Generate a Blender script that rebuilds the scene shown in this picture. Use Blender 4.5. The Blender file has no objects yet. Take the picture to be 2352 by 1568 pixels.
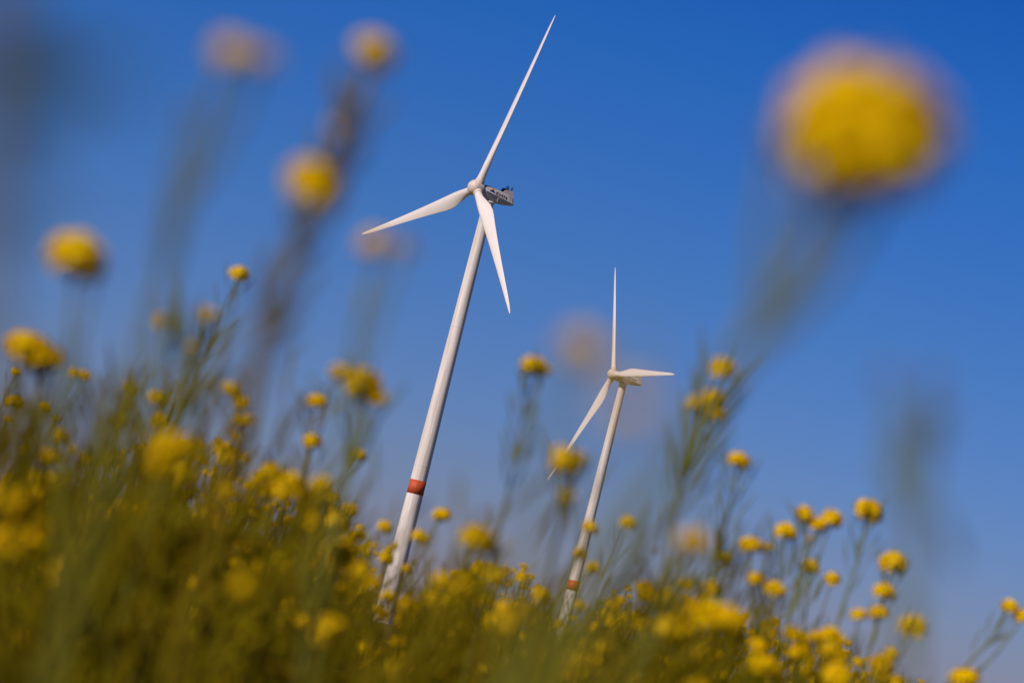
import bpy, bmesh, math, random
import numpy as np
from mathutils import Vector, Matrix
sc = bpy.context.scene
COL = sc.collection
PI = math.pi
R = math.radians

# ------------------------------------------------------------------ camera
EYE = Vector((0.0, 0.0, 1.10))
PITCH, ROLL, FOCAL = R(5.2), R(14.1), 105.0
Fv = Vector((0, math.cos(PITCH), math.sin(PITCH)))
U0 = Vector((0, -math.sin(PITCH), math.cos(PITCH)))
X0 = Vector((1, 0, 0))
CX = X0 * math.cos(ROLL) + U0 * math.sin(ROLL)
CY = -X0 * math.sin(ROLL) + U0 * math.cos(ROLL)
cam_d = bpy.data.cameras.new('camera')
cam = bpy.data.objects.new('camera', cam_d)
COL.objects.link(cam)
M = Matrix((CX, CY, -Fv)).transposed().to_4x4()
M.translation = EYE
cam.matrix_world = M
cam_d.sensor_width = 36.0
cam_d.lens = FOCAL
cam_d.clip_start = 0.02
cam_d.clip_end = 20000
cam_d.dof.use_dof = True
cam_d.dof.focus_distance = 600.0
cam_d.dof.aperture_fstop = FOCAL / 12.0
cam_d.dof.aperture_blades = 0
sc.camera = cam

# ------------------------------------------------------------------ sun and sky
SUN_AZ, SUN_EL = R(43.5), R(34)          # azimuth to the left of the line back past the camera
S = Vector((-math.sin(SUN_AZ) * math.cos(SUN_EL), -math.cos(SUN_AZ) * math.cos(SUN_EL), math.sin(SUN_EL)))
sun_d = bpy.data.lights.new('sun', 'SUN')
sun_d.energy = 4.2
sun_d.angle = R(0.5)
sun_d.color = (1.0, 0.83, 0.72)
sun = bpy.data.objects.new('sun', sun_d)
sun.rotation_euler = S.to_track_quat('Z', 'Y').to_euler()
sun.location = (-20, -15, 30)
COL.objects.link(sun)

world = bpy.data.worlds.new("World")
sc.world = world
world.use_nodes = True
nt = world.node_tree
nt.nodes.clear()
N = nt.nodes.new
L = nt.links.new
out = N('ShaderNodeOutputWorld')
bg = N('ShaderNodeBackground')
sky = N('ShaderNodeTexSky')
sky.sky_type = 'NISHITA'
sky.sun_disc = False
sky.sun_elevation = SUN_EL
sky.sun_rotation = math.atan2(S.x, S.y)
sky.air_density = 1.0
sky.dust_density = 0.3
sky.ozone_density = 3.0
geo = N('ShaderNodeNewGeometry')
sep = N('ShaderNodeSeparateXYZ')
tc = N('ShaderNodeTexCoord')
L(tc.outputs['Generated'], sep.inputs[0])
ramp = N('ShaderNodeValToRGB')
mr = N('ShaderNodeMapRange')
mr.inputs['From Min'].default_value = 0.0
mr.inputs['From Max'].default_value = 0.35
L(sep.outputs['Z'], mr.inputs['Value'])
L(mr.outputs[0], ramp.inputs[0])
SKY = [(0.0, (0.42, 0.40, 0.68)), (0.07, (0.37, 0.405, 0.74)), (0.19, (0.286, 0.41, 0.838)), (0.365, (0.196, 0.41, 0.875)), (0.58, (0.0965, 0.392, 0.966)), (0.70, (0.06, 0.34, 0.95)), (1.0, (0.015, 0.09, 0.32))]
el = ramp.color_ramp.elements
el[0].position, el[0].color = SKY[0][0], (*SKY[0][1], 1)
el[1].position, el[1].color = SKY[-1][0], (*SKY[-1][1], 1)
for p_, c_ in SKY[1:-1]:
    e = el.new(p_)
    e.color = (*c_, 1)
mul = N('ShaderNodeMix')
mul.data_type = 'RGBA'
mul.blend_type = 'MULTIPLY'
mul.inputs['Factor'].default_value = 1.0
L(sky.outputs[0], mul.inputs['A'])
L(ramp.outputs[0], mul.inputs['B'])
L(mul.outputs['Result'], bg.inputs['Color'])
bg.inputs['Strength'].default_value = 0.08
L(bg.outputs[0], out.inputs[0])

sc.view_settings.view_transform = 'Standard'
sc.view_settings.look = 'None'
sc.view_settings.exposure = 0.0
sc.view_settings.gamma = 1.0
sc.view_settings.use_curve_mapping = False
sc.cycles.use_denoising = True
sc.cycles.max_bounces = 6
sc.cycles.transparent_max_bounces = 8
sc.render.film_transparent = False

FPX = FOCAL / 36.0 * 2352.0            # focal length in units of a 2352-wide picture


def ray(x, y):
    """direction from the lens through the point (x, y) of a 2352 x 1568 picture"""
    return (Fv + CX * ((x - 1176) / FPX) + CY * ((784 - y) / FPX))


def at(x, y, d):
    return EYE + ray(x, y).normalized() * d


def px(P):
    v = Vector(P) - EYE
    z = v.dot(Fv)
    return 1176 + FPX * v.dot(CX) / z, 784 - FPX * v.dot(CY) / z


# ------------------------------------------------------------------ materials
def mat(name, col, rough=0.6, var=None, island=0.0, trans=0.0, bump=0.0, scale=20.0, spec=0.3):
    m = bpy.data.materials.new(name)
    m.use_nodes = True
    t = m.node_tree
    b = t.nodes['Principled BSDF']
    b.inputs['Roughness'].default_value = rough
    b.inputs['Specular IOR Level'].default_value = spec
    src = None
    rgb = t.nodes.new('ShaderNodeRGB')
    rgb.outputs[0].default_value = (*col, 1)
    src = rgb.outputs[0]
    if var:
        n = t.nodes.new('ShaderNodeTexNoise')
        n.inputs['Scale'].default_value = scale
        n.inputs['Detail'].default_value = 5
        c = t.nodes.new('ShaderNodeTexCoord')
        t.links.new(c.outputs['Object'], n.inputs['Vector'])
        r_ = t.nodes.new('ShaderNodeMapRange')
        r_.inputs['From Min'].default_value = 0.35
        r_.inputs['From Max'].default_value = 0.7
        t.links.new(n.outputs['Fac'], r_.inputs['Value'])
        mx = t.nodes.new('ShaderNodeMix')
        mx.data_type = 'RGBA'
        t.links.new(r_.outputs[0], mx.inputs['Factor'])
        t.links.new(src, mx.inputs['A'])
        mx.inputs['B'].default_value = (*var, 1)
        src = mx.outputs['Result']
        if bump:
            bp = t.nodes.new('ShaderNodeBump')
            bp.inputs['Strength'].default_value = bump
            t.links.new(n.outputs['Fac'], bp.inputs['Height'])
            t.links.new(bp.outputs[0], b.inputs['Normal'])
    if island:
        g = t.nodes.new('ShaderNodeNewGeometry')
        hsv = t.nodes.new('ShaderNodeHueSaturation')
        for inp, lo, hi in (('Value', 1 - island, 1 + island), ('Hue', 0.5 - 0.03 * island * 2, 0.5 + 0.02 * island * 2)):
            q = t.nodes.new('ShaderNodeMapRange')
            q.inputs['To Min'].default_value = lo
            q.inputs['To Max'].default_value = hi
            t.links.new(g.outputs['Random Per Island'], q.inputs['Value'])
            t.links.new(q.outputs[0], hsv.inputs[inp])
        t.links.new(src, hsv.inputs['Color'])
        src = hsv.outputs[0]
    t.links.new(src, b.inputs['Base Color'])
    if trans:
        tr = t.nodes.new('ShaderNodeBsdfTranslucent')
        t.links.new(src, tr.inputs['Color'])
        ms = t.nodes.new('ShaderNodeMixShader')
        ms.inputs[0].default_value = trans
        t.links.new(b.outputs[0], ms.inputs[1])
        t.links.new(tr.outputs[0], ms.inputs[2])
        t.links.new(ms.outputs[0], t.nodes['Material Output'].inputs[0])
    return m


M_PETAL = mat('yellow_petal', (0.86, 0.605, 0.0008), 0.55, spec=0.06, island=0.18, trans=0.25)
M_BUD = mat('green_yellow_bud', (0.34, 0.25, 0.008), 0.6, spec=0.06, island=0.25)
M_BROWN = mat('withered_bud', (0.50, 0.33, 0.03), 0.7, spec=0.06, island=0.25)
M_STEM = mat('green_stem', (0.125, 0.105, 0.002), 0.6, spec=0.03, island=0.25)
M_BROWNSTEM = mat('brown_stem', (0.15, 0.12, 0.006), 0.65, spec=0.06, island=0.2)
M_GREYSTEM = mat('grey_green_stem', (0.15, 0.17, 0.03), 0.65, spec=0.06, island=0.2)
M_LEAF = mat('green_leaf', (0.165, 0.128, 0.0005), 0.6, spec=0.02, island=0.5, trans=0.25)
M_DARKLEAF = mat('dark_leaf', (0.03, 0.045, 0.012), 0.6, spec=0.06, island=0.2, trans=0.1)
M_SOIL = mat('field_ground', (0.07, 0.065, 0.012), 0.95, var=(0.16, 0.12, 0.008), scale=0.15, bump=0.1)
M_PAINT = mat('white_turbine_paint', (0.78, 0.77, 0.76), 0.38, var=(0.70, 0.69, 0.68), scale=0.35, spec=0.4)
M_BLADE = mat('white_blade_gelcoat', (0.78, 0.755, 0.74), 0.32, var=(0.73, 0.70, 0.68), scale=0.25, spec=0.45)
M_NAC = mat('grey_white_nacelle_shell', (0.62, 0.61, 0.63), 0.45, var=(0.52, 0.51, 0.52), scale=0.6, spec=0.3)
M_HUB = mat('cream_hub_shell', (0.73, 0.69, 0.63), 0.5, var=(0.58, 0.50, 0.43), scale=2.2, spec=0.3)
M_BAND = mat('orange_red_band', (0.56, 0.075, 0.02), 0.5, var=(0.48, 0.06, 0.018), scale=0.6)
M_DARK = mat('dark_metal', (0.03, 0.032, 0.04), 0.5)
M_INK = mat('black_lettering', (0.012, 0.012, 0.016), 0.5)
M_BLUE = mat('navy_logo_paint', (0.012, 0.03, 0.16), 0.5)
M_ORANGE = mat('orange_logo_paint', (0.75, 0.20, 0.012), 0.5)
M_SPOT = mat('rust_stain', (0.30, 0.15, 0.09), 0.7)


def streaks(name, col, var, rough):
    m = mat(name, col, rough, var=var, scale=1.0, spec=0.35)
    t = m.node_tree
    n = [q for q in t.nodes if q.type == 'TEX_NOISE'][0]
    c = [q for q in t.nodes if q.type == 'TEX_COORD'][0]
    mp = t.nodes.new('ShaderNodeMapping')
    mp.inputs['Scale'].default_value = (2.2, 2.2, 0.10)
    t.links.new(c.outputs['Object'], mp.inputs['Vector'])
    t.links.new(mp.outputs[0], n.inputs['Vector'])
    return m


M_TOWER = streaks('weathered_tower_paint', (0.78, 0.765, 0.75), (0.54, 0.50, 0.45), 0.45)
M_BAND = streaks('faded_orange_red_band', (0.54, 0.085, 0.025), (0.40, 0.065, 0.022), 0.6)


def tag(o, label=None, cat=None, group=None, kind=None):
    for k, v in (('label', label), ('category', cat), ('group', group), ('kind', kind)):
        if v:
            o[k] = v
    return o


def empty(name, loc=(0, 0, 0)):
    o = bpy.data.objects.new(name, None)
    o.empty_display_size = 0.1
    COL.objects.link(o)
    o.location = loc
    return o


# ------------------------------------------------------------------ mesh helpers
class MB:
    """collects quads / triangles with a material slot; builds one mesh"""
    def __init__(self):
        self.v, self.f, self.m, self.n = [], [], [], 0

    def add(self, V, F, mi):
        V = np.asarray(V, float)
        F = np.asarray(F, int)
        if F.shape[1] == 3:
            F = np.c_[F, -np.ones(len(F), int)]
        G = F + self.n
        G[F < 0] = -1
        self.v.append(V)
        self.f.append(G)
        self.m.append(np.broadcast_to(np.asarray(mi, int), (len(F),)))
        self.n += len(V)

    def arrays(self):
        return np.concatenate(self.v), np.concatenate(self.f), np.concatenate(self.m)


def mesh_from(name, V, F, mi, mats, smooth=True):
    me = bpy.data.meshes.new(name)
    tri = F[:, 3] < 0
    cnt = np.where(tri, 3, 4)
    start = np.concatenate([[0], np.cumsum(cnt)[:-1]])
    flat = F.reshape(-1)
    flat = flat[flat >= 0]
    me.vertices.add(len(V))
    me.vertices.foreach_set('co', V.astype(np.float32).ravel())
    me.loops.add(len(flat))
    me.loops.foreach_set('vertex_index', flat.astype(np.int32))
    me.polygons.add(len(F))
    me.polygons.foreach_set('loop_start', start.astype(np.int32))
    me.polygons.foreach_set('material_index', mi.astype(np.int32))
    me.polygons.foreach_set('use_smooth', np.full(len(F), smooth))
    for m in mats:
        me.materials.append(m)
    me.update(calc_edges=True)
    me.validate()
    return me


def obj(name, mb_or_mesh, mats, parent=None, loc=(0, 0, 0), smooth=True):
    me = mb_or_mesh
    if isinstance(me, MB):
        me = mesh_from(name, *me.arrays(), mats, smooth)
    o = bpy.data.objects.new(name, me)
    COL.objects.link(o)
    o.location = loc
    if parent:
        o.parent = parent
    return o


def tube(mb, pts, rad, mi=0, k=5, cap=True):
    pts = np.asarray(pts, float)
    n = len(pts)
    rad = np.broadcast_to(np.asarray(rad, float), (n,))
    t = np.gradient(pts, axis=0)
    t /= np.linalg.norm(t, axis=1)[:, None] + 1e-12
    ref = np.array([0.31, 0.95, 0.05]) if abs(t[0][1]) < 0.9 else np.array([1.0, 0.1, 0])
    a = np.cross(t, ref)
    a /= np.linalg.norm(a, axis=1)[:, None]
    b = np.cross(t, a)
    ang = np.arange(k) / k * 2 * PI
    V = (pts[:, None] + rad[:, None, None] * (np.cos(ang)[None, :, None] * a[:, None] + np.sin(ang)[None, :, None] * b[:, None])).reshape(-1, 3)
    F = []
    for i in range(n - 1):
        for j in range(k):
            F.append((i * k + j, i * k + (j + 1) % k, (i + 1) * k + (j + 1) % k, (i + 1) * k + j))
    mb.add(V, F, mi)


def rings(mb, secs, mi=0, capa=True, capb=True):
    """loft equal-length closed sections"""
    n, k = len(secs), len(secs[0])
    V = [tuple(p) for s in secs for p in s]
    F = []
    for i in range(n - 1):
        for j in range(k):
            F.append((i * k + j, i * k + (j + 1) % k, (i + 1) * k + (j + 1) % k, (i + 1) * k + j))
    T = []
    if capa:
        V.append(tuple(np.mean(secs[0], axis=0)))
        c = len(V) - 1
        T += [(c, (j + 1) % k, j) for j in range(k)]
    if capb:
        V.append(tuple(np.mean(secs[-1], axis=0)))
        c = len(V) - 1
        o = (n - 1) * k
        T += [(c, o + j, o + (j + 1) % k) for j in range(k)]
    mb.add(V, F, mi)
    if T:
        G = np.array(T)
        base = mb.n - len(V)
        mb.f.append(np.c_[G + base, -np.ones(len(G), int)])
        mb.m.append(np.full(len(G), mi))


def box(mb, lo, hi, mi=0):
    x0, y0, z0 = lo
    x1, y1, z1 = hi
    V = [(x0, y0, z0), (x1, y0, z0), (x1, y1, z0), (x0, y1, z0), (x0, y0, z1), (x1, y0, z1), (x1, y1, z1), (x0, y1, z1)]
    mb.add(V, [(0, 3, 2, 1), (4, 5, 6, 7), (0, 1, 5, 4), (1, 2, 6, 5), (2, 3, 7, 6), (3, 0, 4, 7)], mi)


# ------------------------------------------------------------------ ground
def ground_z(d):
    d = min(d, 1300.0)
    return -(0.0045 * d + 8.45e-6 * d * d)


mb = MB()
rr = [0.0, 0.5, 1, 2, 4, 7, 11, 16, 24, 36, 55, 85, 130, 200, 300, 430, 560, 700, 800, 950, 1100, 1300, 1800, 3000, 6000, 12000]
K = 96
V = []
for r_ in rr:
    for j in range(K):
        a = j / K * 2 * PI
        V.append((r_ * math.cos(a), r_ * math.sin(a), ground_z(r_) + (0.02 * math.sin(3 * a + r_) if 2 < r_ < 60 else 0)))
F = [(i * K + j, i * K + (j + 1) % K, (i + 1) * K + (j + 1) % K, (i + 1) * K + j) for i in range(len(rr) - 1) for j in range(K)]
mb.add(V, F, 0)
tag(obj('ground', mb, [M_SOIL]), kind='structure')

# ------------------------------------------------------------------ wind turbines
BR = 35.0


def blade_mesh():
    """span along +Z, chord along X (leading edge -X, trailing edge +X), thickness along Y (+Y is upwind)"""
    st = [(0.95, 1.50, 1.0, 0.0, 0.50), (1.9, 1.50, 1.0, 0.0, 0.50), (3.2, 1.66, .82, 13, 0.46), (4.6, 2.15, .58, 15, 0.38),
          (6.2, 2.62, .40, 14.5, 0.32), (7.8, 2.80, .31, 13, 0.29), (9.5, 2.70, .26, 11, 0.28), (12, 2.42, .225, 8, 0.28), (15.5, 2.06, .20, 5.5, 0.28),
          (19, 1.75, .18, 3.8, 0.28), (23, 1.42, .165, 2.2, 0.28), (27, 1.12, .16, 1, 0.28), (30.5, .86, .155, 0.3, 0.28),
          (33, .62, .15, 0, 0.30), (34.3, .40, .15, 0, 0.34), (34.85, .20, .16, 0, 0.42), (35.0, .05, .2, 0, 0.5)]
    pitch = 4.0
    secs = []
    m = 28
    for z, c, th, tw, le in st:
        b = R(tw + pitch) if th < 1 else R(pitch + 8)
        w = max(0.0, min(1.0, (1 - th) / 0.55))      # 0 = circle, 1 = aerofoil
        pre = 0.55 * (z / BR) ** 1.0 + 0.25 * (z / BR) ** 3
        s = []
        for j in range(m):
            a = 2 * PI * j / m
            u = 0.5 - 0.5 * math.cos(a)               # 0 at leading edge .. 1 trailing
            yt = th * 5 * (0.2969 * math.sqrt(u) - 0.126 * u - 0.3516 * u * u + 0.2843 * u ** 3 - 0.1015 * u ** 4)
            yc = 0.5 * th * math.sin(a) if False else 0.5 * th * abs(math.sin(a))
            yy = (w * yt + (1 - w) * yc) * (1 if a < PI else -1)
            yy += w * 0.04 * math.sin(PI * u)
            X, Y = (u - le) * c, yy * c
            # rotate the chord: trailing edge away from the wind side
            s.append((X * math.cos(b) + Y * math.sin(b), -X * math.sin(b) + Y * math.cos(b) + pre, z))
        secs.append(s)
    # denser sections by linear interpolation in span
    dense = []
    for i in range(len(secs) - 1):
        k = 3 if i < len(secs) - 4 else 2
        for q in range(k):
            t = q / k
            dense.append([tuple(np.array(a_) * (1 - t) + np.array(b_) * t) for a_, b_ in zip(secs[i], secs[i + 1])])
    dense.append(secs[-1])
    mb = MB()
    rings(mb, dense, 0, capa=True, capb=True)
    return mesh_from('blade', *mb.arrays(), [M_BLADE])


BLADE = blade_mesh()


def lathe(mb, prof, mi=0, k=48, capa=False, capb=False):
    """profile of (axial, radius) about the Y axis"""
    secs = [[(r_ * math.cos(2 * PI * j / k), y, r_ * math.sin(2 * PI * j / k)) for j in range(k)] for y, r_ in prof]
    rings(mb, secs, mi, capa, capb)


def lathe_z(mb, prof, mi=0, k=64, capa=False, capb=False):
    secs = [[(r_ * math.cos(2 * PI * j / k), r_ * math.sin(2 * PI * j / k), z) for j in range(k)] for z, r_ in prof]
    rings(mb, secs, mi, capa, capb)


# nacelle, local frame: +Y upwind, +X the side that faces the camera, +Z up
def nacelle_sections():
    # y, half width, top z, chine z, bottom z, bottom half width
    st = [(-0.95, 1.15, 1.05, 0.05, -1.00, 0.80), (-1.6, 1.28, 1.22, 0.05, -1.22, 0.86), (-3.2, 1.32, 1.30, 0.03, -1.20, 0.88),
          (-5.0, 1.30, 1.34, 0.0, -0.95, 0.90), (-6.9, 1.24, 1.36, -0.03, -0.62, 0.94), (-7.7, 1.17, 1.08, -0.06, -0.38, 0.95), (-8.25, 1.05, 0.78, -0.10, -0.22, 0.92)]
    secs = []
    for y, w, zt, zc, zb, wb in st:
        wt = w * .60
        secs.append([(w, y, zc), (w - (w - wt) * .5, y, (zc + zt - .08) / 2), (wt, y, zt - .08), (wt - .14, y, zt + .03), (0, y, zt + .08), (-wt + .14, y, zt + .03), (-wt, y, zt - .08),
                     (-w + (w - wt) * .5, y, (zc + zt - .08) / 2), (-w, y, zc), (-wb, y, zb), (0, y, zb - .02), (wb, y, zb)])
    return secs


def nac_w(y):
    ys = [-8.25, -7.7, -6.9, -5.0, -3.2, -1.6, -0.95]
    ws = [1.05, 1.17, 1.24, 1.30, 1.32, 1.28, 1.15]
    return float(np.interp(y, ys, ws))


def nac_x(y, z):
    """half width of the leaning upper side panel at height z"""
    ys = [-8.25, -7.7, -6.9, -5.0, -3.2, -1.6, -0.95]
    zc = float(np.interp(y, ys, [-.10, -.06, -.03, 0, .03, .05, .05]))
    zt = float(np.interp(y, ys, [.78, 1.08, 1.36, 1.34, 1.30, 1.22, 1.05]))
    t = (z - zc) / (zt - .08 - zc)
    return nac_w(y) * (1 - .40 * t)


def build_turbine(hubpos, yaw, tilt, th, tower_base_z, dirt, label):
    n = Vector((-math.sin(yaw) * math.cos(tilt), -math.cos(yaw) * math.cos(tilt), math.sin(tilt)))
    e2 = Vector((math.cos(yaw), -math.sin(yaw), 0))
    e1 = n.cross(e2)
    if e1.z < 0:
        e1 = -e1
    H = hubpos - n * 0.55
    nh = Vector((n.x, n.y, 0)).normalized()
    TC = H - n * 3.35
    root = empty('wind_turbine', (TC.x, TC.y, tower_base_z))
    tag(root, label, 'wind turbine', 'wind turbines standing beyond the field')
    inv = Matrix.Translation((-TC.x, -TC.y, -tower_base_z))
    # tower
    ztop = TC.z - 1.35 - tower_base_z
    mb = MB()
    prof = []
    for i in range(41):
        z = ztop * i / 40
        dn = ztop - z
        prof.append((z, 0.5 * (1.95 + 0.0205 * dn)))
    lathe_z(mb, prof, 0)
    for zj in (ztop - 24.0, ztop - 50.5):       # section flanges
        r_ = 0.5 * (1.95 + 0.0205 * (ztop - zj))
        lathe_z(mb, [(zj - .09, r_ + .002), (zj - .08, r_ + .012), (zj + .08, r_ + .012), (zj + .09, r_ + .002)], 0)
    lathe_z(mb, [(ztop - .25, .99), (ztop - .22, 1.10), (ztop + .1, 1.10)], 0, capb=True)
    tower = obj('tower', mb, [M_TOWER], root)
    zb = hubpos.z - tower_base_z - 56.3
    mb = MB()
    rb = lambda z: 0.5 * (1.95 + 0.0205 * (ztop - z)) + .012
    lathe_z(mb, [(zb - 1.3, rb(zb - 1.3) - .012), (zb - 1.299, rb(zb - 1.3)), (zb + 1.299, rb(zb + 1.3)), (zb + 1.3, rb(zb + 1.3) - .012)], 0)
    obj('warning_band', mb, [M_BAND], tower)
    # nacelle frame: columns X=e2-ish side, Y=n, Z=e1
    side = n.cross(e1)
    if side.dot(-Vector((TC.x, TC.y, 0))) < 0:
        side = -side
    NM = Matrix((side, n, e1)).transposed().to_4x4()
    NM.translation = H
    nac = bpy.data.objects.new('nacelle', None)
    mb = MB()
    rings(mb, nacelle_sections(), 0)
    nac = obj('nacelle', mb, [M_NAC], root, smooth=False)
    flip = NM.to_3x3().determinant() < 0
    if flip:
        for vtx in nac.data.vertices:
            vtx.co.x = -vtx.co.x
    LX = -1.0 if flip else 1.0                   # local x of the camera-facing side
    if flip:
        NM = Matrix((-side, n, e1)).transposed().to_4x4()
        NM.translation = H
    nac.matrix_parent_inverse = Matrix.Identity(4)
    nac.matrix_local = inv @ NM

    def sub(name, mb_, mats, smooth=True, parent=nac):
        return obj(name, mb_, mats, parent, smooth=smooth)
    # seam along the chine, both sides
    mb = MB()
    ys = np.linspace(-1.0, -8.2, 12)
    zc = np.interp(ys, [-8.25, -7.7, -6.9, -5.0, -3.2, -1.6, -.95], [-.10, -.06, -.03, 0, .03, .05, .05])
    for s_ in (1, -1):
        tube(mb, [(s_ * (nac_w(y) + .005), y, z) for y, z in zip(ys, zc)], .035, 0, 4)
    sub('seam', mb, [M_DARK])
    # rear cooler hood: open scoop facing forward with two side cheeks
    mb = MB()
    y0, y1, zt = -7.95, -5.35, 2.25
    hw = .74
    zr = 1.25
    for s_ in (1, -1):       # cheeks
        V = [(s_ * hw, y1, zr + .08), (s_ * hw, y0, zr - .25), (s_ * hw * .92, y0 + .55, zt), (s_ * hw * .92, y1 - .40, zt),
             (s_ * (hw - .07), y1, zr + .08), (s_ * (hw - .07), y0, zr - .25), (s_ * (hw * .92 - .07), y0 + .55, zt), (s_ * (hw * .92 - .07), y1 - .40, zt)]
        mb.add(V, [(0, 1, 2, 3), (7, 6, 5, 4), (0, 3, 7, 4), (1, 5, 6, 2), (3, 2, 6, 7)], 0)
    V = [(-hw, y0, zr - .25), (hw, y0, zr - .25), (hw * .92, y0 + .55, zt), (-hw * .92, y0 + .55, zt)]
    mb.add(V, [(0, 1, 2, 3)], 0)
    box(mb, (-.66, y0 + .50, zt - .02), (.66, y1 - .38, zt + .05), 0)
    cool = sub('cooler_hood', mb, [M_NAC], False)
    mb = MB()
    V = [(-.66, y1 - .25, zr), (.66, y1 - .25, zr), (.60, y1 - .55, zt - .03), (-.60, y1 - .55, zt - .03)]
    mb.add(V, [(0, 1, 2, 3)], 0)
    for i in range(6):
        q = .12 + i * .15
        box(mb, (-.62, y1 - .22 - .3 * q, zr + .1 + q * 1.15), (.62, y1 - .19 - .3 * q, zr + .13 + q * 1.15), 0)
    sub('cooler_grille', mb, [M_DARK], False)
    # masts with wind vane, anemometer and lamp
    for mx_, my_, h_, kind in ((.50, -5.95, .45, 'vane'), (.0, -6.4, .4, 'rod'), (.50, -7.1, .85, 'cups'), (-.55, -6.9, .45, 'lamp')):
        mb = MB()
        b0 = zt + .05
        tube(mb, [(mx_ * LX, my_, b0 - .05), (mx_ * LX, my_, b0 + h_)], .035, 0, 6)
        if kind == 'vane':
            box(mb, (mx_ * LX - .03, my_ - .28, b0 + h_ - .08), (mx_ * LX + .03, my_ + .02, b0 + h_ + .12), 0)
            tube(mb, [(mx_ * LX, my_ - .2, b0 + h_ - .2), (mx_ * LX, my_ + .3, b0 + h_ - .2)], .04, 0, 6)
        elif kind == 'cups':
            tube(mb, [(mx_ * LX - .22, my_, b0 + .45), (mx_ * LX + .22, my_, b0 + .45)], .03, 0, 6)
            for q in (-.22, .22):
                lathe_z(mb, [(b0 + .35, .02), (b0 + .38, .10), (b0 + .52, .10), (b0 + .55, .02)], 0, 8)
                mb.v[-1] = mb.v[-1] + np.array([mx_ * LX + q, my_, 0])
            box(mb, (mx_ * LX - .10, my_ - .1, b0), (mx_ * LX + .1, my_ + .1, b0 + .22), 0)
        elif kind == 'lamp':
            lathe_z(mb, [(b0 + .3, .11), (b0 + .33, .13), (b0 + .5, .13), (b0 + .55, .05)], 0, 10)
            mb.v[-1] = mb.v[-1] + np.array([mx_ * LX, my_, 0])
        sub('instrument_mast', mb, [M_DARK])
    # small bracket on the lower side panel
    mb = MB()
    tube(mb, [(LX * 1.33, -4.35, -.04), (LX * 1.28, -4.45, -.3), (LX * 1.02, -4.55, -.9)], .055, 0, 6)
    sub('bracket', mb, [M_HUB])
    # lettering and emblem on both sides
    for s_ in (1, -1):
        cu = bpy.data.curves.new('lettering', 'FONT')
        cu.body = 'EHN'
        cu.size = 1.34
        cu.extrude = .012
        cu.offset = .03
        cu.space_character = 1.15
        dg = bpy.context.evaluated_depsgraph_get()
        tmp = bpy.data.objects.new('tmp', cu)
        COL.objects.link(tmp)
        bpy.context.view_layer.update()
        me = bpy.data.meshes.new_from_object(tmp.evaluated_get(bpy.context.evaluated_depsgraph_get()))
        bpy.data.objects.remove(tmp)
        me.materials.clear()
        me.materials.append(M_INK)
        me.name = 'lettering'
        xs = [v_.co.x for v_ in me.vertices]
        w = max(xs) - min(xs)
        x00 = min(xs)
        # reading direction: on the camera side it runs from the hub towards the rear
        for v_ in me.vertices:
            u, h_, dp = (v_.co.x - x00) / w, v_.co.y, v_.co.z
            run = u * 2.60
            yy = (-3.75 - run) if s_ == 1 else (-3.75 - 2.60 + run)
            drop, h_ = 0.0, h_ * .68
            zz = .20 + drop + h_
            v_.co = (s_ * LX * (nac_x(yy, zz) + .02 + dp), yy, zz)
        # the mesh is mirrored on one side: keep whichever handedness reads properly
        lo = obj('lettering', me, None, nac)
        mb = MB()
        sx = s_ * LX

        def disc(cy, cz, r_, mi, off, y_st=1.0, a0=0, a1=2 * PI):
            k = 20
            V = [(sx * (nac_x(cy, cz) + off), cy, cz)]
            for j in range(k + 1):
                a_ = a0 + (a1 - a0) * j / k
                yq = cy + r_ * y_st * math.cos(a_)
                V.append((sx * (nac_x(yq, cz + r_ * math.sin(a_)) + off), yq, cz + r_ * math.sin(a_)))
            mb.add(V, [(0, j, j + 1) for j in range(1, k + 1)], mi)
        disc(-2.35, .66, .34, 0, .012, 1.1)
        # navy swoosh under and behind the globe
        V = []
        for j in range(13):
            t = j / 12
            yq = -2.25 - 1.45 * t
            zq = .30 - .05 * t + .10 * math.sin(PI * t)
            ht = .52 * math.sin(PI * min(1, t * .9 + .08)) * (1 - .35 * t)
            V.append((sx * (nac_x(yq, zq) + .020), yq, zq))
            V.append((sx * (nac_x(yq, zq + ht) + .020), yq, zq + ht))
        mb.add(V, [(2 * j, 2 * j + 2, 2 * j + 3, 2 * j + 1) for j in range(12)], 1)
        disc(-3.0, .98, .20, 2, .026, 1.3)
        obj('emblem', mb, [M_HUB, M_BLUE, M_ORANGE], nac, smooth=False)
    # hub: nose dome plus barrel, axis Y
    mb = MB()
    prof = [(.38 + 1.42 * math.cos(t) * .98, 1.42 * math.sin(t)) for t in np.linspace(0.02, 1.60, 16)]
    prof += [(-.35, 1.40), (-.75, 1.36), (-1.0, 1.25), (-1.02, 1.0)]
    lathe(mb, prof, 0, capa=True, capb=True)
    hub = obj('hub', mb, [M_HUB], root)
    hub.matrix_local = inv @ NM
    for k in range(3):
        a_ = th + k * 2 * PI / 3
        rad = e1 * math.cos(a_) + e2 * math.sin(a_)
        # viewed from upwind the trailing edge is on the counter-clockwise side
        xax = n.cross(rad)
        if xax.dot(n.cross(e1)) * 0 != 0:
            pass
        BM = Matrix((xax, n, rad)).transposed().to_4x4()
        if BM.to_3x3().determinant() < 0:
            BM = Matrix((-xax, n, rad)).transposed().to_4x4()
        BM.translation = H
        bl = obj('blade', BLADE, None, root)
        bl.matrix_local = inv @ BM
        mb = MB()
        lathe_z(mb, [(.6, .90), (1.36, .90), (1.42, .89), (1.44, .85), (1.50, .85), (1.52, .875), (1.62, .875), (1.64, .83), (1.70, .83), (1.72, .85), (1.82, .84), (1.84, .74)], 0, 40)
        cl = obj('blade_collar', mb, [M_HUB], hub)
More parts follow.
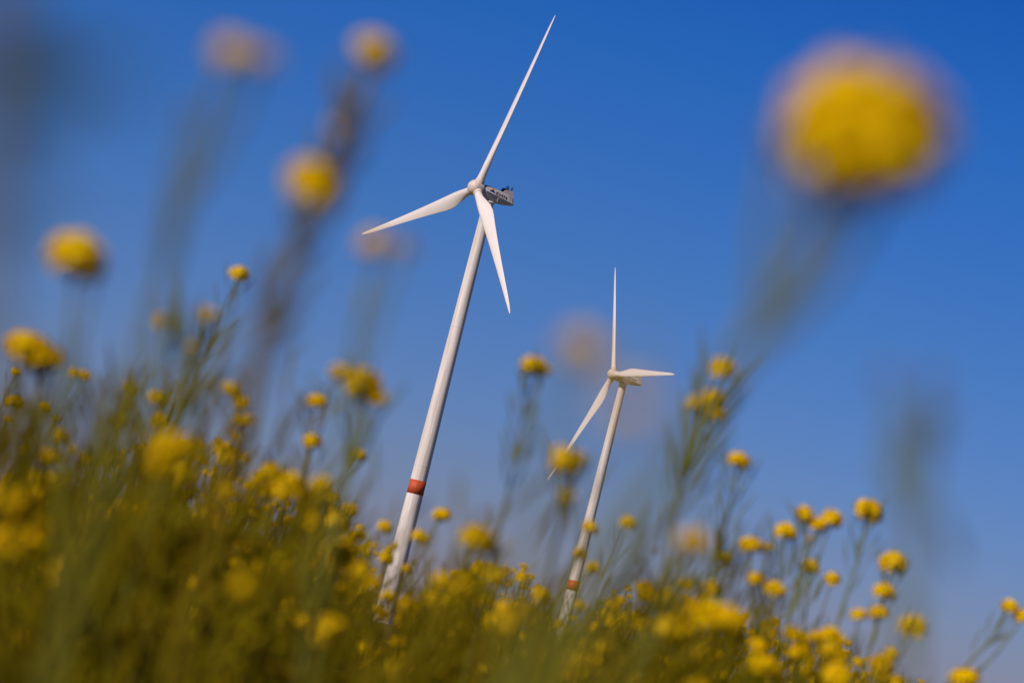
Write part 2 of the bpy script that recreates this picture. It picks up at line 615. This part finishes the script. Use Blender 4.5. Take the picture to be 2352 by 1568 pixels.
        cl.matrix_local = NM.inverted() @ BM
    return root


build_turbine(EYE + Vector((-13.7185, 547.9077, 75.9557)), R(56.3587), R(5.757), R(12.4533), -5.2, .3,
              'larger white three bladed wind turbine with orange red band low on its tower')
build_turbine(EYE + Vector((27.6199, 783.88, 69.4697)), R(65.695), R(4.81), R(-31.3794), -9.2, .7,
              'smaller more distant white wind turbine with one blade upright and one level')

# ------------------------------------------------------------------ plants: flower-head prototypes
rng = np.random.default_rng(7)
PETAL, BUD, STEM, LEAF, DRY = 0, 1, 2, 3, 4
MATS = [M_PETAL, M_BUD, M_STEM, M_LEAF, M_BROWN]


def frame(d):
    d = np.asarray(d, float)
    d = d / np.linalg.norm(d)
    r_ = np.array([0, 0, 1.0]) if abs(d[2]) < .95 else np.array([1.0, 0, 0])
    a = np.cross(d, r_)
    a /= np.linalg.norm(a)
    return a, np.cross(d, a), d


def flower(mb, c, d, r_, detail, mi=PETAL):
    """four-petalled cross flower at c facing d; r_ petal length"""
    a, b, d = frame(d)
    ph = rng.uniform(0, PI)
    for k in range(4):
        t = ph + k * PI / 2 + rng.normal(0, .08)
        u = a * math.cos(t) + b * math.sin(t)
        w = -a * math.sin(t) + b * math.cos(t)
        cup = rng.uniform(.1, .45)
        wd = r_ * .42
        if detail:
            V = [c, c + u * r_ * .55 + w * wd * .9 + d * cup * r_ * .35, c + u * r_ * .98 + w * wd * .55 + d * cup * r_ * .5,
                 c + u * r_ * .98 - w * wd * .55 + d * cup * r_ * .5, c + u * r_ * .55 - w * wd * .9 + d * cup * r_ * .35]
            mb.add(V, [(0, 1, 2, 3), (0, 3, 4, -1)], mi) if False else mb.add(V, [(0, 1, 2, -1), (0, 2, 3, -1), (0, 3, 4, -1)], mi)
        else:
            V = [c, c + u * r_ * .62 + w * wd + d * cup * r_ * .35, c + u * r_ + d * cup * r_ * .5, c + u * r_ * .62 - w * wd + d * cup * r_ * .35]
            mb.add(V, [(0, 1, 2, 3)], mi)


def bud(mb, c, d, l, w, mi=BUD):
    a, b, d = frame(d)
    V = [c] + [c + d * l * .5 + (a * math.cos(q) + b * math.sin(q)) * w for q in (0, PI / 2, PI, 3 * PI / 2)] + [c + d * l]
    mb.add(V, [(0, 2, 1, -1), (0, 3, 2, -1), (0, 4, 3, -1), (0, 1, 4, -1), (5, 1, 2, -1), (5, 2, 3, -1), (5, 3, 4, -1), (5, 4, 1, -1)], mi)


def head_proto(nf, nb, kind='open', detail=True):
    """unit radius dome of little flowers, centre at the origin, axis +Z"""
    mb = MB()
    pm = {'open': PETAL, 'fading': DRY, 'buds': BUD}[kind]
    for i in range(nf):
        t = math.acos(1 - (i + .5) / nf * 1.50)
        ph = i * 2.399963 + rng.normal(0, .25)
        rr_ = rng.uniform(.60, .82)
        d = np.array([math.sin(t) * math.cos(ph), math.sin(t) * math.sin(ph), math.cos(t) * .9])
        c = d * rr_ + np.array([0, 0, -.05])
        if kind != 'buds' and t > .45:
            flower(mb, c, d + np.array([0, 0, .15]), rng.uniform(.38, .52), detail, PETAL if (kind == 'open' or rng.random() < .35) else DRY)
        else:
            bud(mb, d * rr_ * .8, d, .34, .09, BUD if kind != 'fading' else DRY)
        if detail:
            tube(mb, [(0, 0, -.55), c * .5 + np.array([0, 0, -.15]), c], .03, STEM, 3)
    for i in range(nb):
        t, ph = rng.uniform(0, .65), rng.uniform(0, 2 * PI)
        d = np.array([math.sin(t) * math.cos(ph), math.sin(t) * math.sin(ph), math.cos(t)])
        bud(mb, d * .35, d, .34, .10, BUD if kind != 'fading' else DRY)
    tube(mb, [(0, 0, -.75), (0, 0, .3)], [.07, .05], STEM, 4)
    return mb.arrays()


H_OPEN = [head_proto(34, 18) for _ in range(5)]
H_FADE = [head_proto(12, 8, 'fading') for _ in range(2)]
H_BUDS = [head_proto(12, 8, 'buds') for _ in range(2)]
H_LOW = [head_proto(18, 3, 'open', False) for _ in range(4)]
H_TINY = [head_proto(8, 1, 'open', False) for _ in range(3)]


def put(mb, arr, c, d, s, spin=None):
    V, F, mi = arr
    a, b, d = frame(d)
    sp = rng.uniform(0, 2 * PI) if spin is None else spin
    a2 = a * math.cos(sp) + b * math.sin(sp)
    b2 = np.cross(d, a2)
    mb.add(V @ np.array([a2, b2, d]) * s + np.asarray(c), F, mi)


def pods(mb, P, r0, npod, length, lod=0, mi=STEM):
    """seed pods rising off the polyline P"""
    P = np.asarray(P, float)
    for i in range(npod):
        t = (i + rng.uniform(.1, .9)) / npod * (len(P) - 1.001)
        k = int(t)
        c = P[k] * (1 - t + k) + P[k + 1] * (t - k)
        up = P[k + 1] - P[k]
        a, b, up = frame(up)
        ph = i * 2.4 + rng.normal(0, .3)
        o = a * math.cos(ph) + b * math.sin(ph)
        l = length * rng.uniform(.7, 1.15)
        p1 = c + (o * .75 + up * .5) * l * .3
        p2 = p1 + (o * .38 + up * .9) * l * .75
        w = np.cross(o, up) * .0011
        if lod == 0:
            tube(mb, [c, p1], .0005, mi, 3)
            tube(mb, [p1, (p1 + p2) / 2, p2], [.0007, .0016, .0004], mi, 3)
        else:
            mb.add([c, p1 + w * 1.3, p2, p1 - w * 1.3], [(0, 1, 2, 3)], mi)


def leaf(mb, c, d, up, l, w, mi=LEAF, n=4, droop=.5):
    d = np.asarray(d, float)
    d /= np.linalg.norm(d)
    sd = np.cross(d, up)
    sd /= np.linalg.norm(sd)
    V = []
    for i in range(n + 1):
        t = i / n
        cc = c + d * l * t - np.array([0, 0, 1]) * droop * l * t * t
        ww = w * math.sin(PI * min(.985, t ** .8)) + .0006
        V += [cc - sd * ww, cc + np.array([0, 0, .15 * ww]), cc + sd * ww]
    F = []
    for i in range(n):
        F += [(3 * i, 3 * i + 1, 3 * i + 4, 3 * i + 3), (3 * i + 1, 3 * i + 2, 3 * i + 5, 3 * i + 4)]
    mb.add(V, F, mi)


def curve(p0, p1, p2, n=8):
    t = np.linspace(0, 1, n)[:, None]
    return (1 - t) ** 2 * np.asarray(p0) + 2 * t * (1 - t) * np.asarray(p1) + t ** 2 * np.asarray(p2)


# ------------------------------------------------------------------ the mass of flowering plants behind and between
def plant_proto(lod, leafy=False):
    mb = MB()
    lx, ly = rng.normal(.05, .05), rng.normal(0, .05)
    H = 1.35
    top = np.array([0, 0, 0.])
    P = curve((-lx * 2.0, -ly * 2.0, -H), (-lx * 1.6, -ly * 1.6, -.55), top, 9 if lod == 0 else 5)
    tube(mb, P, np.linspace(.0045, .0014, len(P)), STEM, 4 if lod == 0 else 3)
    hp = H_OPEN if lod == 0 else (H_LOW if lod == 1 else H_TINY)
    if rng.random() < (0 if leafy is None else .3 if leafy else .85):
        put(mb, hp[rng.integers(len(hp))] if rng.random() < .85 else H_FADE[rng.integers(2)], top, (.1, 0, 1), rng.uniform(.009, .014) if leafy else rng.uniform(.011, .019))
    npod = (26, 14, 5)[lod]
    pods(mb, P[-3:], 0, npod, .045, min(lod, 1))
    nb = (8, 7, 4)[lod]
    for i in range(nb):
        zs = -rng.uniform(.10, .75)
        t = 1 + zs / H
        base = P[min(len(P) - 1, int(t * (len(P) - 1)))]
        ph = i * 2.4 + rng.normal(0, .4)
        out_ = rng.uniform(.06, .20)
        rise = rng.uniform(.12, .38)
        e = base + np.array([math.cos(ph) * out_, math.sin(ph) * out_, rise])
        if e[2] > -.02:
            e[2] = -.02 - rng.uniform(0, .1)
        m_ = base + np.array([math.cos(ph) * out_ * .8, math.sin(ph) * out_ * .8, (e[2] - base[2]) * .4])
        Q = curve(base, m_, e, 6 if lod == 0 else 3)
        tube(mb, Q, np.linspace(.0022, .0010, len(Q)), STEM, 3)
        if rng.random() < (0 if leafy is None else .30 if leafy else .75):
            put(mb, hp[rng.integers(len(hp))] if rng.random() < .6 else H_BUDS[0], e, (math.cos(ph) * .2, math.sin(ph) * .2, 1), rng.uniform(.006, .0135))
        pods(mb, Q[-3:], 0, (14, 8, 2)[lod], .035, min(lod, 1))
        if rng.random() < (.9 if lod < 2 else .3):
            leaf(mb, base, (math.cos(ph), math.sin(ph), .5), (0, 0, 1), rng.uniform(.05, .12), rng.uniform(.007, .018), LEAF, 3 if lod == 0 else 2)
    for i in range((60 if leafy else 14 if leafy is None else 40, 26, 10)[lod]):
        zs = -rng.uniform(.08, 1.1)
        base = P[min(len(P) - 1, int((1 + zs / H) * (len(P) - 1)))]
        ph = rng.uniform(0, 2 * PI)
        leaf(mb, base, (math.cos(ph), math.sin(ph), rng.uniform(.2, .9)), (0, 0, 1), rng.uniform(.07, .17), rng.uniform(.010, .028), LEAF, 3 if lod == 0 else 2)
    return mb.arrays()


PP = [[plant_proto(l) for _ in range(7)] for l in (0, 1, 2)]
PP.append([plant_proto(0, True) for _ in range(7)])
PP.append([plant_proto(0, None) for _ in range(7)])

# upper limit of the mass against the sky, x -> y in the 2352-wide picture
ENV_X = [-900, -300, 0, 120, 250, 400, 520, 620, 720, 820, 850, 885, 925, 970, 1050, 1150, 1230, 1270, 1290, 1310, 1340, 1450, 1600, 1720, 1850, 2000, 2150, 2352, 2700, 3300]
ENV_Y = [900, 1050, 1080, 1100, 1010, 980, 980, 1080, 1090, 1210, 1440, 1475, 1430, 1340, 1290, 1280, 1330, 1510, 1510, 1400, 1360, 1330, 1350, 1400, 1430, 1520, 1580, 1640, 1700, 1800]
big = MB()
cnt = [0] * 5


def scatter(n, d0, d1, lod, jit, lo=0.0, half=17.0, seed=1, xmax=9e9, xmin=-9e9):
    rs = np.random.default_rng(seed)
    for _ in range(n):
        d = math.sqrt(rs.uniform(d0 * d0, d1 * d1))
        a = R(rs.uniform(-half, half))
        X, Y = d * math.sin(a), d * math.cos(a)
        zg = ground_z(d)
        x_, y_ = px((X, Y, 1.1))
        if x_ > xmax or x_ < xmin:
            continue
        lim = np.interp(x_, ENV_X, ENV_Y) + abs(rs.normal(0, jit)) + lo
        if d < 4.0 and (810 < x_ < 990 or 1240 < x_ < 1380):
            lim += 90 + 160 / d
        z = EYE.z + (y_ - lim) * math.cos(ROLL) / FPX * d
        zmax = zg + rs.uniform(1.22, 1.48)
        z = min(z, zmax)
        if z < zg + .62:
            continue
        V, F, mi = PP[lod][rs.integers(7)]
        sp = rs.uniform(-.9, .9)
        c, s = math.cos(sp), math.sin(sp)
        sc_ = rs.uniform(.85, 1.1)
        W = V * sc_
        W = np.c_[W[:, 0] * c - W[:, 1] * s, W[:, 0] * s + W[:, 1] * c, W[:, 2]] + np.array([X, Y, z])
        big.add(W, F, mi)
        cnt[lod] += 1


scatter(44, 1.25, 2.5, 3, 90, 80, 19, 3)
scatter(110, 2.2, 6.0, 3, 60, 20, 17, 14)
scatter(34, 1.3, 3.2, 3, 70, -90, 17, 24, 850)
scatter(16, 1.8, 3.6, 3, 70, -60, 17, 25, 1750)
scatter(34, .9, 2.2, 4, 90, -190, 17, 26, 800, -300)
scatter(56, .9, 2.4, 4, 80, -200, 17, 27, 1330, 1010)
scatter(34, 1.0, 2.6, 4, 90, -190, 17, 28, 1750, 1430)
scatter(16, 1.6, 3.0, 4, 70, -90, 17, 29, 2150, 1750)
scatter(310, 2.4, 6.0, 0, 80, 15, 17, 4)
scatter(520, 6.0, 12.0, 1, 60, 0, 16, 5)
scatter(1500, 12.0, 30.0, 2, 40, 10, 16, 6)
print('plants in mass', cnt, 'verts', big.n)
mass = obj('flowering_ground_cover', big, MATS, smooth=False)
tag(mass, 'dense thicket of yellow flowering mustard stems filling the bottom of the view', 'flower field', kind='stuff')

# ------------------------------------------------------------------ single plants
HEAD_MESH = {k: [mesh_from('flower_head', *a, MATS, False) for a in v] for k, v in (('open', H_OPEN), ('fading', H_FADE), ('buds', H_BUDS))}
hr = random.Random(11)


def hero(label, d, heads, via=None, stem=STEM, thick=4.0, npods=0, leaves=(), podlen=.05, group='mustard plants standing above the field', dh=None, branchy=True, stemmat=None):
    """heads: (x, y, width in picture units, kind); first is the top of the main stem. via: points the stem passes (x, y)"""
    P0 = at(heads[0][0], heads[0][1], d)
    zg = ground_z(P0.y)
    pts = [P0]
    for q in (via or []):
        pts.append(at(q[0], q[1], d * (q[2] if len(q) > 2 else 1.0)))
    if len(pts) == 1:
        pts.append(P0 + Vector((-.03 - hr.uniform(0, .03), hr.uniform(-.02, .02), -.22)))
    last, prev = pts[-1], pts[-2]
    dr = (last - prev).normalized()
    # carry on down to the soil, straightening up
    h = last.z - zg
    mid = last + dr * (h * .35)
    foot = Vector((mid.x + dr.x * h * .12, mid.y + dr.y * h * .12, zg - .01))
    if mid.z < zg + .1:
        mid.z = (last.z + zg) / 2
    pts += [mid, foot]
    # smooth with a Catmull-Rom spline
    A = [pts[0]] + pts + [pts[-1]]
    poly = []
    for i in range(1, len(A) - 2):
        for k in range(6):
            t = k / 6
            p0, p1, p2, p3 = A[i - 1], A[i], A[i + 1], A[i + 2]
            poly.append(.5 * ((2 * p1) + (p2 - p0) * t + (2 * p0 - 5 * p1 + 4 * p2 - p3) * t * t + (3 * p1 - p0 - 3 * p2 + p3) * t ** 3))
    poly.append(A[-2])
    root = empty('mustard_plant', foot)
    tag(root, label, 'plant', group)
    O = np.array(foot)
    P = np.array([tuple(p) for p in poly]) - O
    L_ = np.linalg.norm(np.diff(P, axis=0), axis=1).cumsum()
    L_ = np.r_[0, L_] / L_[-1]
    mb = MB()
    tk = thick / 1000
    tube(mb, P, tk * (.30 + .34 * L_ ** .5) * .9, 0, 8)
    for i, hd in enumerate(heads[1:]):
        hx, hy = hd[0], hd[1]
        dd = d * (hd[4] if len(hd) > 4 else 1.0)
        E = np.array(at(hx, hy, dd)) - O
        below = E[2] - hr.uniform(.8, 1.3) * (.015 + .022 * d) - .35 * np.linalg.norm((E - P[0])[:2])
        k = int(np.argmin(np.abs(P[:, 2] - below)))
        k = max(k, 1)
        m_ = P[k] * .35 + E * .65 - np.array([0, 0, .35 * (E[2] - P[k][2])])
        Q = curve(P[k], m_, E, 8)
        tube(mb, Q, np.linspace(tk * .33, tk * .24, 8), 0, 6)
        if npods:
            pm = mb
    sm = stemmat or M_STEM
    st = obj('stem', mb, [sm], root)
    if npods:
        mb2 = MB()
        kk = [i for i in range(len(P)) if P[0][2] - P[i][2] < podlen * 9 and P[0][2] - P[i][2] > .012]
        if len(kk) > 2:
            pods(mb2, P[kk[::-1]], 0, npods, podlen, 0, 0)
            tube(mb2, P[kk], tk * (.30 + .34 * L_[kk] ** .5) * .93, 0, 8)
            obj('seed_pods', mb2, [sm], root)
    for hd in heads:
        hx, hy, w, kind = hd[:4]
        dd = d * (hd[4] if len(hd) > 4 else 1.0)
        E = at(hx, hy, dd) - foot
        rad = max(.004, w * dd / FPX / 2)
        ms = HEAD_MESH[kind]
        o = obj('flower_head', ms[hr.randrange(len(ms))], None, root, loc=E)
        o.scale = (rad, rad, rad * hr.uniform(.8, .95))
        o.rotation_euler = (hr.uniform(-.25, .25), hr.uniform(0, .4), hr.uniform(0, 6.28))
    for lf in leaves:
        x_, y_, ln, ang = lf[:4]
        c = np.array(at(x_, y_, d)) - O
        dirv = CX * math.cos(R(ang)) + CY * math.sin(R(ang)) + Fv * hr.uniform(-.3, .3)
        mb3 = MB()
        k = int(np.argmin(np.linalg.norm(P - c, axis=1)))
        leaf(mb3, P[k], np.array(dirv), np.array(Fv) * -1 + np.array([0, 0, .3]), ln, (lf[4] if len(lf) > 4 else .012), 0, 6, .15)
        obj('leaf', mb3, [M_LEAF if len(lf) < 6 else M_DARKLEAF], root)
    return root


O_, F_, B_ = 'open', 'fading', 'buds'
# --- very close plants, far out of focus
hero('huge blurred yellow flower head at upper right on a stem leaning right', .56,
     [(1985, 285, 420, O_), (1790, 310, 120, B_), (1930, 180, 120, O_), (2060, 395, 170, O_), (1940, 410, 180, O_)],
     via=[(1850, 560), (1700, 810), (1540, 1080)], thick=4.2, stemmat=M_GREYSTEM)
hero('tall blurred brown stemmed plant, dull bud at its tip, yellow flower midway', .95,
     [(862, 120, 115, O_), (800, 235, 90, B_), (790, 290, 80, F_), (722, 420, 158, O_), (610, 740, 60, B_)],
     via=[(800, 290), (735, 440), (650, 640), (590, 820), (540, 1020)], thick=6.5, stemmat=M_BROWNSTEM, npods=26, podlen=.02)
hero('faint blurred plant with two dull orange buds near the top edge', .72,
     [(535, 118, 110, O_), (605, 132, 85, F_), (430, 260, 50, B_)], via=[(490, 230), (420, 470), (375, 640), (330, 800)], thick=3.8, stemmat=M_GREYSTEM)
hero('flat blurred yellow flower head high on the left with faint stem', 1.3,
     [(178, 588, 158, O_), (230, 620, 50, B_)], via=[(165, 720), (150, 900)], thick=3.0, stemmat=M_GREYSTEM)
hero('blurred pair of dull orange buds just under the left turbine blade tip', .95,
     [(858, 560, 85, O_), (930, 568, 55, F_)], via=[(860, 640), (820, 780), (800, 900)], thick=3.0, stemmat=M_GREYSTEM)
hero('wide blurred yellow flower head at the left edge above small flowers', 2.2,
     [(70, 800, 120, O_), (100, 820, 100, O_), (35, 790, 55, O_), (95, 855, 45, B_)], via=[(85, 900), (60, 1040)], thick=4)
hero('faint pale blurred flower left of the distant turbine hub', .62,
     [(1340, 800, 120, O_)], via=[(1290, 960), (1240, 1180)], thick=3.2, stemmat=M_GREYSTEM)
hero('very faint blurred plant veiling the distant turbine nacelle', .42,
     [(1450, 930, 105, O_)], via=[(1420, 1080), (1380, 1300)], thick=2.4, stemmat=M_GREYSTEM)
hero('faint blurred grey green seed stalk with two dull buds at far right', .62,
     [(2140, 870, 50, B_), (2040, 865, 50, B_), (2085, 1000, 24, B_), (2160, 960, 24, B_)],
     via=[(2120, 1000), (2112, 1200), (2095, 1480)], thick=2.2, stemmat=M_GREYSTEM, npods=5, podlen=.018)
hero('dark blurred leafy stalk at the top left corner', .28,
     [(-60, -60, 120, B_)], via=[(-30, 160), (-50, 420), (-70, 700)], thick=5.0, stemmat=M_BROWNSTEM,
     leaves=[(-40, 230, .0150, 20, .0022, 1), (-30, 120, .006, 6, .0025, 1), (-40, 420, .007, -10, .002, 1)])
# --- middle distance plants
hero('small crisp yellow flower head alone on a slender leaning stem below the brown stemmed plant', 4.2,
     [(550, 628, 52, O_)], via=[(520, 700), (480, 800), (425, 930)], thick=6, stemmat=M_GREYSTEM, npods=26, podlen=.05)
hero('dim brown budded plant between the flat yellow head and the crisp small one', 1.9,
     [(470, 722, 62, F_), (375, 738, 50, F_), (440, 795, 40, F_), (350, 850, 40, B_)], via=[(430, 850), (390, 1000)], thick=4, stemmat=M_GREYSTEM, npods=20)
hero('pale yellow double flower head beside the wide left edge head', 4.0, [(170, 855, 38, O_), (195, 862, 36, O_)], thick=4, npods=14, stemmat=M_GREYSTEM)
hero('tiny yellow head under the wide left edge head', 7.5, [(38, 853, 28, O_), (35, 922, 50, O_), (20, 962, 24, O_)], thick=6, npods=22)
hero('small round yellow heads on upright green stems at the left', 7.0, [(105, 934, 36, O_), (130, 960, 24, O_), (60, 1030, 30, O_)], thick=6, npods=22)
hero('yellow flower cluster above the left orange blossom mass', 3.2, [(140, 1000, 50, O_), (115, 1050, 60, O_), (85, 1100, 70, O_), (130, 1110, 70, O_), (165, 1030, 30, F_)], thick=4, npods=10)
hero('large yellow orange blossom mass at the left edge', 1.9, [(25, 1160, 130, O_), (40, 1240, 130, O_), (90, 1200, 90, O_)], thick=4, npods=6)
hero('small yellow head right of the left orange blossom mass', 5.0, [(183, 1136, 34, O_), (285, 1225, 32, O_)], thick=4, npods=12)
hero('yellow head above a second one left of the brown stem', 3.8, [(366, 914, 55, O_), (368, 965, 52, O_)], thick=5, npods=16, via=[(362, 1010), (350, 1100)])
hero('soft yellow head over a greener one among dark leaves', 2.9, [(298, 888, 48, O_), (278, 965, 55, O_), (240, 1000, 30, B_)], thick=4, npods=20)
hero('big blurred bright yellow blossom in front of the dark field at left', 1.45,
     [(385, 1030, 120, O_), (430, 1040, 55, O_), (360, 1075, 70, O_), (400, 1100, 70, B_)], thick=4)
hero('orange yellow spike of flowers hugging the brown stem', 2.7, [(530, 895, 52, O_), (555, 925, 55, O_), (550, 965, 50, O_), (575, 965, 35, O_), (540, 1000, 45, O_), (560, 1035, 40, B_)],
     thick=5, via=[(545, 1010), (520, 1150)], npods=20, podlen=.03, stemmat=M_BROWNSTEM)
hero('plant with orange tinted heads below the orange spike', 1.9, [(560, 1150, 80, B_), (520, 1130, 70, O_), (480, 1180, 70, B_)], thick=4)
hero('long yellow cluster of joined flower heads left of the main tower', 2.1,
     [(780, 855, 55, O_), (835, 880, 100, O_), (865, 912, 62, O_), (815, 895, 60, O_)], via=[(835, 960), (800, 1100)], thick=4, npods=14, stemmat=M_GREYSTEM)
hero('yellow head over another beside the long joined cluster', 3.6, [(728, 920, 50, O_), (718, 1013, 52, O_), (700, 1070, 30, B_)], thick=5, npods=24, via=[(715, 960), (700, 1120)])
hero('single neat yellow head below the long joined cluster', 4.6, [(825, 1044, 42, O_)], thick=5, npods=20)
hero('soft dark yellow head left of the main tower base', 2.4, [(715, 1140, 85, B_), (735, 1110, 60, O_)], thick=4, npods=18)
hero('dim round olive disc of a blossom low at left centre', 1.2, [(560, 1345, 55, O_)], thick=2.5)
hero('yellow head standing just right of the orange red band', 4.2, [(1015, 1182, 48, O_)], thick=5, npods=14)
hero('small yellow heads left of the main tower below its band', 4.6, [(885, 1210, 42, O_), (862, 1253, 22, O_)], thick=4, npods=10)
hero('yellow head overlapping the right edge of the main tower', 4.0, [(965, 1232, 46, O_)], thick=4, npods=10)
hero('small heads crossing the left edge of the main tower', 5.5, [(905, 1253, 25, O_), (888, 1280, 42, O_), (893, 1262, 28, O_)], thick=5, npods=10)
hero('yellow cluster of three heads at lower left of the main tower', 2.9, [(780, 1292, 62, O_), (822, 1308, 72, O_), (852, 1335, 55, O_), (790, 1350, 50, O_)], thick=4, npods=8)
hero('blurred dull yellow pair right of the main tower', 2.3, [(1095, 1232, 85, O_), (1140, 1262, 90, B_), (1120, 1250, 60, F_)], thick=4, npods=18)
hero('tiny yellow head low between the two towers', 7.0, [(1045, 1315, 24, O_)], thick=5, npods=10)
hero('soft yellow head low between the towers beside the tiny one', 2.6, [(1020, 1335, 62, O_), (1050, 1360, 60, O_)], thick=4, npods=8)
hero('large soft orange yellow blossom low between the towers', 1.4, [(1190, 1405, 85, O_), (1165, 1430, 60, O_)], thick=3)
hero('flower head with serrated outline left of the distant turbine blades', 2.9, [(1225, 840, 66, O_), (1250, 850, 38, O_)], thick=4, npods=26, via=[(1205, 920), (1185, 1050), (1150, 1200)], stemmat=M_GREYSTEM, podlen=.04)
hero('yellow blossom crossed by the distant turbine lower blade tip', 2.1, [(1300, 1060, 82, O_), (1325, 1050, 50, O_), (1290, 1035, 45, O_), (1305, 1138, 42, O_)], thick=4, npods=20, via=[(1305, 1130), (1270, 1280)], stemmat=M_STEM)
hero('yellow head on the right edge of the distant tower', 3.9, [(1355, 1210, 44, O_), (1330, 1270, 38, O_), (1360, 1302, 40, O_), (1332, 1388, 36, O_)], thick=4, npods=10)
hero('open flower cluster right of the distant turbine over a second softer one', 2.5,
     [(1660, 845, 76, O_), (1640, 915, 70, O_, 1.0), (1600, 925, 65, F_), (1650, 950, 55, O_), (1625, 900, 40, B_)], thick=5, npods=60, podlen=.055,
     via=[(1620, 960), (1570, 1100), (1530, 1280)], stemmat=M_GREYSTEM)
hero('round yellow head on a pod lined stem beside the softer cluster', 3.4, [(1698, 1057, 62, O_)], thick=5, npods=50, podlen=.05, via=[(1680, 1150), (1640, 1300), (1610, 1400)], stemmat=M_GREYSTEM)
hero('pale blurred flower below the pod lined stem', 1.25, [(1590, 1238, 80, O_), (1610, 1250, 60, F_)], thick=2.6, stemmat=M_GREYSTEM)
hero('yellow head beneath the distant tower shoulder', 3.9, [(1442, 1198, 46, O_), (1505, 1262, 30, B_)], thick=4, npods=18)
hero('small yellow head right of the pale blurred flower', 4.2, [(1660, 1278, 44, O_)], thick=4, npods=16)
hero('cluster of low heads right of the distant tower', 3.6, [(1480, 1350, 50, O_), (1530, 1362, 44, O_), (1575, 1342, 50, O_)], thick=4, npods=12)
hero('soft bright blossom low at right centre', 1.9, [(1670, 1412, 72, O_), (1700, 1420, 45, O_)], thick=3.4)
hero('highest flower head of the right hand group', 3.9, [(1995, 1172, 74, O_)], thick=5, npods=16, via=[(1975, 1270), (1930, 1410)], stemmat=M_GREYSTEM)
hero('bent double flower head left of the highest one', 3.9, [(1848, 1180, 54, O_), (1878, 1204, 48, O_), (1912, 1190, 58, O_), (1860, 1235, 22, F_)], thick=5, npods=20, via=[(1850, 1260), (1810, 1420)], stemmat=M_GREYSTEM)
hero('oval flower head at the left end of the right hand group', 3.9, [(1805, 1220, 60, O_), (1725, 1250, 58, O_), (1760, 1255, 36, F_)], thick=5, npods=20, via=[(1795, 1300), (1770, 1430)], stemmat=M_GREYSTEM)
hero('small oval head in the middle of the right hand group', 4.6, [(1862, 1300, 46, O_), (1912, 1328, 42, O_)], thick=5, npods=20, via=[(1855, 1370), (1840, 1480)], stemmat=M_GREYSTEM)
hero('large round flower head stacked over smaller ones at right', 3.9, [(2052, 1292, 72, O_), (2030, 1357, 58, O_), (2018, 1405, 52, O_), (1972, 1410, 44, O_)], thick=5, npods=14, via=[(2040, 1340), (2000, 1480)], stemmat=M_GREYSTEM)
hero('biggest soft yellow head low at the right', 2.6, [(2098, 1437, 84, O_)], thick=4, npods=10)
hero('double head just above the bottom edge at right', 3.6, [(2022, 1522, 60, O_), (2045, 1500, 40, O_)], thick=4, npods=10)
hero('curved row of joined yellow heads low at right', 3.7, [(1905, 1455, 56, O_), (1875, 1462, 44, O_), (1930, 1470, 40, O_), (1842, 1468, 42, O_)], thick=4, npods=12)
hero('yellow heads over a green stem left of the right hand group', 3.6, [(1780, 1350, 54, O_), (1735, 1328, 46, O_), (1760, 1400, 36, B_)], thick=5, npods=22, via=[(1765, 1420), (1745, 1540)])
hero('yellow pair at the far right edge', 4.2, [(2320, 1392, 50, O_), (2350, 1415, 46, O_)], thick=5, npods=16, via=[(2280, 1460), (2190, 1560)], stemmat=M_GREYSTEM)
hero('yellow head cut by the bottom edge at far right', 3.6, [(2215, 1556, 78, O_)], thick=4, npods=8)
print('done', len(bpy.data.objects))
